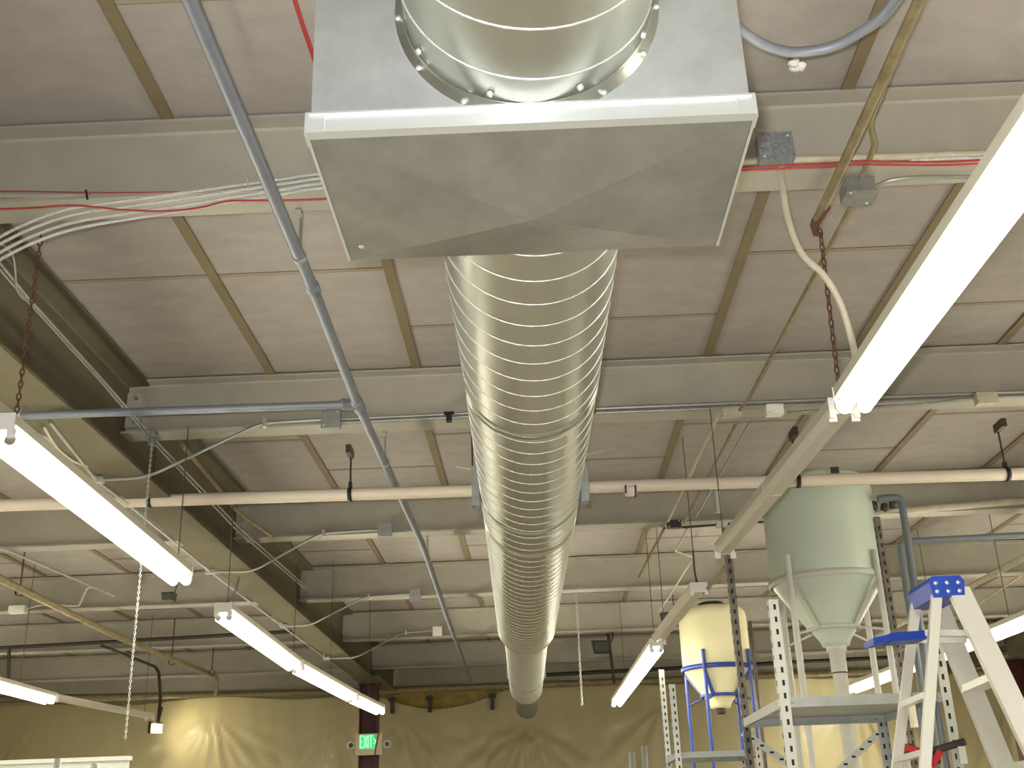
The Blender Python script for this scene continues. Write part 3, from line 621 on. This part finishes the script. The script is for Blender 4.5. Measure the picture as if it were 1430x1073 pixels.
pipe('power_cord', [aY(528, 985, 15.1), aY(529, 1020, 15.1), aY(524, 1050, 15.1), aY(522, 1085, 15.1)], .008, 'cable_dark', 'dark cord hanging in front of the exit sign', 'cord', None, 6, smooth=True)

# ------------------------------------------------------------------ tanks
def tank(c, r, ztop, zcyl, zcone, rout, material, name, label, lid=None):
    t = thing(name, label, 'tank', V(c.x, c.y, zcone))
    MB().lathe([(0, ztop+.05), (r*.5, ztop+.045), (r*.86, ztop+.02), (r*.97, ztop-.02), (r, ztop-.07), (r, zcyl+.05), (r*.985, zcyl), (r*.95, zcyl-.03), (rout*1.1, zcone+.03), (rout, zcone), (0, zcone)], V(c.x, c.y, 0), (0,0,1), 48).build('tank_body', material, t)
    return t
TY = 7.35
tc = aY(1146, 745, TY); r = .36; ztop = 2.10; zc = 1.435; zb = aY(1166, 903, TY).z
bt = tank(V(tc.x, TY, 0), r, ztop, zc, zb, .085, 'tank_pale', 'cone_bottom_tank', 'large pale green cone bottom tank on a white leg stand')
cx_, cyy = tc.x, TY
MB().lathe([(.055, zb+.02), (.062, zb+.015), (.062, zb-.03), (.05, zb-.035), (.05, zb-.16), (.045, zb-.17), (.045, FL+.3)], V(cx_, cyy, 0), (0,0,1), 20).build('outlet_pipe', 'white_paint', bt)
MB().lathe([(.0475, zb-.155), (.049, zb-.16), (.049, zb-.166), (.0475, zb-.17)], V(cx_, cyy, 0), (0,0,1), 20).build('hose_clamp', 'dark_steel', bt)
MB().box((cx_+.05, cyy-r-.006, ztop-.04), (.05, .012, .09)).build('strap_tab', 'dark_steel', bt)
def stand(c, r, zring, zlow, legs, legr, material, name, label, zleg=None, low=True):
    conr = lambda z: .0935+(r*.95-.0935)*(z-(zlow+.01))/(zring-zlow-.04)
    t = thing(name, label, 'tank stand', V(c.x, c.y, FL))
    R = r+legr+.004
    rg = MB(); rg.lathe([(R-legr, zring+.02), (R-legr+.012, zring+.02), (R-legr+.012, zring-.02), (R-legr, zring-.02)], V(c.x, c.y, 0), (0,0,1), 48); rg.build('ring_band', material, t)
    for a in legs:
        a = math.radians(a); p = V(c.x+R*math.cos(a), c.y+R*math.sin(a), 0)
        MB().tube([p+V(0, 0, zring+.14), p+V(0, 0, FL)], legr, 12).build('leg', material, t)
        if low:
            zq = zlow+.09; ri = conr(zq)+.014; q = V(c.x+ri*math.cos(a), c.y+ri*math.sin(a), zq)
            MB().bar(p+V(0, 0, zring-.03), q, .03, .012).build('brace', material, t)
            MB().tube([p+V(0, 0, zlow+.03), q+V(0, 0, -.01)], .008, 8).build('tie_rod', material, t)
    k_ = conr(zlow+.1)+.003; MB().lathe([(k_, zlow+.1), (k_+.008, zlow+.1), (k_+.008, zlow+.075), (k_, zlow+.075)], V(c.x, c.y, 0), (0,0,1), 32).build('lower_ring', material, t)
    return t
stand(V(cx_, cyy, 0), r, zc+.0, zb+.02, (-140, -50, 40, 130), .021, 'white_paint', 'tank_stand', 'white tube leg stand carrying the large pale tank')
TY2 = 10.4
tc2 = aY(997, 890, TY2); r2 = .305; zt2 = aY(997, 853, TY2).z; zc2 = aY(1000, 934, TY2).z; zb2 = aY(998, 990, TY2).z
st_ = tank(V(tc2.x, TY2, 0), r2, zt2-.01, zc2, zb2, .085, 'tank_cream', 'cone_bottom_tank', 'small cream cone bottom tank with black lid on a blue stand')
MB().lathe([(0, zt2+.075), (.10, zt2+.072), (.115, zt2+.06), (.115, zt2+.028), (0, zt2+.028)], V(tc2.x, TY2, 0), (0,0,1), 24).build('tank_lid', 'black', st_)
MB().lathe([(.04, zb2), (.045, zb2-.03), (.03, zb2-.05), (0, zb2-.05)], V(tc2.x, TY2, 0), (0,0,1), 16).build('outlet_fitting', 'dark_steel', st_)
stand(V(tc2.x, TY2, 0), r2, zc2-.005, zb2+.02, (-118, -38, 52, 142), .016, 'blue_paint', 'tank_stand', 'blue steel stand carrying the small cream tank')

# ------------------------------------------------------------------ slotted racks
def post(mb, x, y, z0, z1, sx, sy, w=.042, mslot=1):
    """L-angle with slots; flanges point to +sx / +sy from the corner"""
    mb.box((x+sx*w/2, y, (z0+z1)/2), (w, .003, z1-z0)); mb.box((x, y+sy*w/2, (z0+z1)/2), (.003, w, z1-z0))
    z = z0+.04
    while z < z1-.02:
        mb.box((x+sx*w*.55, y, z), (.011, .0046, .024), mslot); mb.box((x, y+sy*w*.55, z), (.0046, .011, .024), mslot); z += .055
def rack(name, label, xl, xr, yn, yf, zs, tops, wslot, postmats, braces=True):
    t = thing(name, label, 'rack', V((xl+xr)/2, (yn+yf)/2, FL))
    for (x, y, sx, sy, top, pm) in ((xl, yn, 1, 1, tops[0], postmats[0]), (xl, yf, 1, -1, tops[1], postmats[1]), (xr, yn, -1, 1, tops[2], postmats[2]), (xr, yf, -1, -1, tops[3], postmats[3])):
        m = MB(); post(m, x, y, FL, top, sx, sy); m.build('post', [pm, 'slot_dark'], t)
    for z in zs:
        m = MB().box(((xl+xr)/2, (yn+yf)/2, z+.002), (xr-xl-.01, yf-yn-.01, .004)); 
        sh = m.build('shelf', 'rack_grey', t)
        m = MB()
        for y, e in ((yn+.004, 1), (yf-.004, -1)): m.box(((xl+xr)/2, y, z-.018), (xr-xl-.008, .004, .042)).box(((xl+xr)/2, y+e*.01, z-.037), (xr-xl-.008, .02, .003))
        for x in (xl+.004, xr-.004): m.box((x, (yn+yf)/2, z-.018), (.004, yf-yn-.008, .042))
        for x in (xl+.05, xr-.05):
            for y in (yn+.002, yf-.002): m.lathe([(0, -.006), (.008, -.006), (.008, 0)], (x, y, z-.018), (0,1,0), 8)
        m.build('shelf_lip', 'rack_grey', sh)
    if braces:
        z = zs[0]
        for a, b in (((xl, yf+.004, z-.06), (xr, yf+.004, z-.62)), ((xr, yf+.008, z-.06), (xl, yf+.008, z-.62))):
            m = MB().bar(a, b, .003, .036, (0,0,1)); d = Vector(b)-Vector(a)
            for i in range(1, 16): m.box(Vector(a)+d*(i/16), (.02, .006, .010), 1)
            m.build('cross_brace', ['rack_bright', 'slot_dark'], t)
    return t
z0 = .50
B = aZ(1086, 979, z0); A = aZ(1033, 1006, z0); Cc = aZ(1339, 963, z0)
xl, xr, yn, yf = (A.x+B.x)/2, Cc.x, (B.y+Cc.y)/2, A.y
rack('slotted_rack', 'tall grey slotted steel rack with platform between ladder and pale tank', xl, xr, yn, yf, [z0], [aY(1066, 838, yn).z, aY(1009, 738, yf).z, aY(1311, 815, yn).z, z0+.05], None, ['rack_bright', 'strut_steel', 'rack_bright', 'rack_grey'])
z2 = .50
q1 = aZ(943, 1052, z2); q2 = aZ(925, 1060, z2); q3 = aZ(1078, 1042, z2)
rack('slotted_rack', 'farther grey slotted steel rack with shelf below the small cream tank', q1.x, q3.x, q1.y, q2.y, [z2], [aY(935.5, 956, q1.y).z, aY(915, 936, q2.y).z, z2+.04, z2+.04], None, ['rack_bright']*4)

# ------------------------------------------------------------------ step ladder
lad = thing('step_ladder', 'tall aluminium step ladder with blue top cap in front of rack', 'ladder', V(1.47, 4.17, FL))
LZ = .80; cxl, cxr, cyn, cyf = 1.415, 1.525, 4.05, 4.31
m = MB().prism([(-.055, -.075), (.055, -.075), (.062, -.02), (.05, .0), (-.05, .0), (-.062, -.02)], (1.47, cyn, LZ), (1.47, cyf, LZ), (1,0,0), (0,0,1))
m.build('top_cap', 'ladder_blue', lad)
for dx in (-.04, 0, .04):
    for dz in (-.025, -.055): MB().lathe([(0, .003), (.007, .002), (.008, 0)], (1.47+dx, cyn, LZ+dz), (0,-1,0), 8).build('cap_rivet', 'zinc_bright', lad)
zt = LZ-.04
def railpts(top, px, py, Y): return Vector(top), aY(px, py, Y)
def extend(a, b): d = b-a; return a+d*((FL-a.z)/d.z)
R1a = V(1.510, cyn+.02, zt); R1b = extend(R1a, aY(1414, 983, 3.99))
R2a = V(1.500, cyf-.02, zt); R2b = extend(R2a, aY(1372, 1000, 4.40))
L2a = V(1.438, cyn+.02, zt); L2b = extend(L2a, aY(1294.5, 1030, 4.00))
L1a = V(1.432, cyf-.02, zt); L1b = extend(L1a, aY(1258, 1020, 4.40))
def rail(a, b, w, dpt): MB().prism([(-w/2, -dpt/2), (w/2, -dpt/2), (w/2, dpt/2), (w/2-.004, dpt/2), (w/2-.004, -dpt/2+.004), (-w/2+.004, -dpt/2+.004), (-w/2+.004, dpt/2), (-w/2, dpt/2)], a, b, V(1, 0, 0), V(0, 1, 0)).build('rail', 'aluminium', lad)
rail(R1a, R1b, .078, .028); rail(R2a, R2b, .078, .028); rail(L1a, L1b, .036, .022); rail(L2a, L2b, .036, .022)
for f in (.135, .255, .375, .495, .615, .735, .855):
    a, b = R1a+(R1b-R1a)*f, R2a+(R2b-R2a)*f; MB().bar(a, b, .075, .025).build('step', 'aluminium', lad)
for f in (.155, .235, .36, .6, .85):
    a, b = L2a+(L2b-L2a)*f, L1a+(L1b-L1a)*f; MB().bar(a, b, .03, .02).build('rear_brace', 'aluminium', lad)
# folding pail shelf
pz = aY(1250, 892, 4.17).z; px0, px1, px2 = aY(1286, 890, 4.17).x, aY(1236, 892, 4.17).x, aY(1213, 896, 4.17).x
ps = MB().prism([(-.06, -.014), (.06, -.014), (.075, .014), (-.075, .014)], (px0, 4.17, pz), (px1, 4.17, pz-.004), (0,1,0), (0,0,1))
ps.prism([(-.06, -.012), (.06, -.012), (.07, .010), (-.07, .010)], (px1, 4.17, pz-.004), (px2, 4.17, pz-.014), (0,1,0), (0,0,1))
sh = ps.build('pail_shelf', 'ladder_blue', lad)
for y in (4.09, 4.25): MB().bar((px0-.01, y, pz+.004), (px0+.19, y, pz-.004), .006, .022).build('shelf_arm', 'rack_bright', sh)
MB().box((1.385, 4.4, .36), (.03, .003, .10)).build('paper_tag', 'tag_paper', lad)
MB().box(R1a+(R1b-R1a)*.275+V(.02, -.016, 0), (.03, .003, .035)).build('blue_sticker', 'ladder_blue', lad)

# ------------------------------------------------------------------ pipework by the rack
Yp = 5.05
t = thing('valve_manifold', 'dark pipe manifold with red handled valves behind the ladder', 'valve manifold', aY(1300, 1060, Yp))
MB().tube([aY(1262, 1057, Yp), aY(1300, 1050, Yp), aY(1347, 1036, Yp)], .016, 10).build('header_pipe', 'dark_steel', t)
for a, b in (((1283, 990), (1297, 1085)), ((1307, 980), (1325, 1085))): MB().tube([aY(*a, Yp+.06), aY(*b, Yp+.06)], .013, 10).build('riser_pipe', 'pvc_grey', t)
for px, py, ang in ((1272, 1046, .3), (1307, 1060, -.9)):
    c = aY(px, py, Yp-.03)
    v = MB().tube([c+V(-.02, .02, 0), c+V(.02, .02, 0)], .022, 10).build('valve', 'dark_steel', t)
    MB().box(c, (.075, .012, .026), 0, Matrix.Rotation(ang, 3, 'Y')).tube([c, c+V(0, .03, 0)], .012, 8).build('valve_handle', 'red_plastic', v)
MB().box(aY(1343, 1055, Yp), (.03, .03, .07)).build('pipe_fitting', 'white_paint', t)
# grey pvc risers right of the tank
Yg = 7.1
pipe('pvc_riser', [aY(1226, 697, Yg), aY(1258, 694, Yg), aY(1276, 812, Yg), aY(1296, 960, Yg), aY(1310, 1085, Yg)], .024, 'pvc_grey', 'grey plastic pipe beside the pale tank with a top elbow', 'pipe', bendr=.05)
pipe('pvc_riser', [aY(1440, 747, 7.3), aY(1256, 757, 7.3), aY(1270, 852, 7.3), aY(1290, 985, 7.3)], .021, 'pvc_grey', 'grey plastic pipe from right edge turning down behind the ladder', 'pipe', bendr=.05)
vm = thing('valve_cluster', 'small dark valves beside the top of the pale tank', 'valve', aY(1236, 712, 7.2))
MB().tube([aY(1218, 718, 7.2), aY(1255, 712, 7.2)], .014, 10).build('pipe_stub', 'cream_conduit', vm)
for px, py in ((1220, 707), (1235, 710), (1247, 704)): MB().lathe([(.0, -.03), (.022, -.025), (.026, .0), (.02, .03), (0, .035)], aY(px, py, 7.2), (0,-.3,1), 10).build('valve_knob', 'dark_steel', vm)
st2 = MB(); aa = aY(1221, 722, 6.85); b_ = aY(1262, 975, 6.85); post(st2, aa.x, 6.85, FL, aa.z, 1, 1, .034); tag(st2.build('slotted_strut', ['strut_steel', 'slot_dark']), 'dark slotted steel strut standing right of the pale tank', 'strut')
dv = MB(); q = aY(1003, 716, 6.12); tag(dv.tube([q, q+V(0, 0, .12)], .02, 10).box(aY(1008, 733, 6.12), (.06, .04, .03)).build('strut_clamp', 'zinc_bright'), 'bright clamp at the top of the dark rack post', 'clamp')

# ------------------------------------------------------------------ bottom edge bits
wb0 = aY(-60, 1063, 6.5); wb1 = aY(180, 1061, 6.5)
tag(MB().box(((wb0.x+wb1.x)/2, 6.5, (wb1.z+FL)/2), (wb1.x-wb0.x, .03, wb1.z-FL)).box(((wb0.x+wb1.x)/2, 6.495, wb1.z+.006), (wb1.x-wb0.x+.02, .06, .022)).build('white_panel', 'white_board'), 'top of a white panel at the bottom left corner', 'panel')
for px, py, Y, lab in ((81, 1060, 6.2, 'left steel pipe standing before white panel'), (133, 1067, 6.2, 'right steel pipe standing before white panel'), (882, 1051, 8.0, 'shorter steel pipe standing left of the farther rack'), (899, 1042, 8.0, 'taller steel pipe standing left of the farther rack')):
    c = aY(px, py, Y); tag(MB().lathe([(.014, c.z), (.019, c.z), (.019, FL), (.0, FL)], V(c.x, Y, 0), (0,0,1), 18).build('steel_pipe', 'galv_edge'), lab, 'pipe', 'standing steel pipes')

# ------------------------------------------------------------------ light and camera
fl = bpy.data.lights.new('camera_flash', 'AREA'); fl.shape = 'RECTANGLE'; fl.size = .05; fl.size_y = .03; fl.energy = 66; fl.color = (.93, .96, 1.0); fl.spread = math.radians(150)
fo = bpy.data.objects.new('camera_flash', fl); C.objects.link(fo)
cam = bpy.data.cameras.new('camera'); co = bpy.data.objects.new('camera', cam); C.objects.link(co)
cam.sensor_fit = 'HORIZONTAL'; cam.sensor_width = 36; cam.lens = 36*F_PX/1430; cam.clip_start = .05; cam.clip_end = 100
Rm = Matrix((CR, CU, -_f)).transposed().to_4x4()
co.matrix_world = Matrix.Translation((0, 0, EYE)) @ Rm
fo.matrix_world = Matrix.Translation(V(0, 0, EYE)+CR*-.035+CU*.05) @ Rm
bpy.context.scene.camera = co
w = bpy.data.worlds.new('world'); w.use_nodes = True; w.node_tree.nodes['Background'].inputs['Color'].default_value = (.9, .95, .8, 1); w.node_tree.nodes['Background'].inputs['Strength'].default_value = .02
sc = bpy.context.scene; sc.world = w
sc.view_settings.view_transform = 'Standard'; sc.view_settings.look = 'None'; sc.view_settings.exposure = .24; sc.view_settings.gamma = .92
sc.cycles.max_bounces = 8; sc.cycles.use_denoising = True; sc.cycles.sample_clamp_indirect = 3; sc.cycles.sample_clamp_direct = 8; sc.cycles.blur_glossy = .5
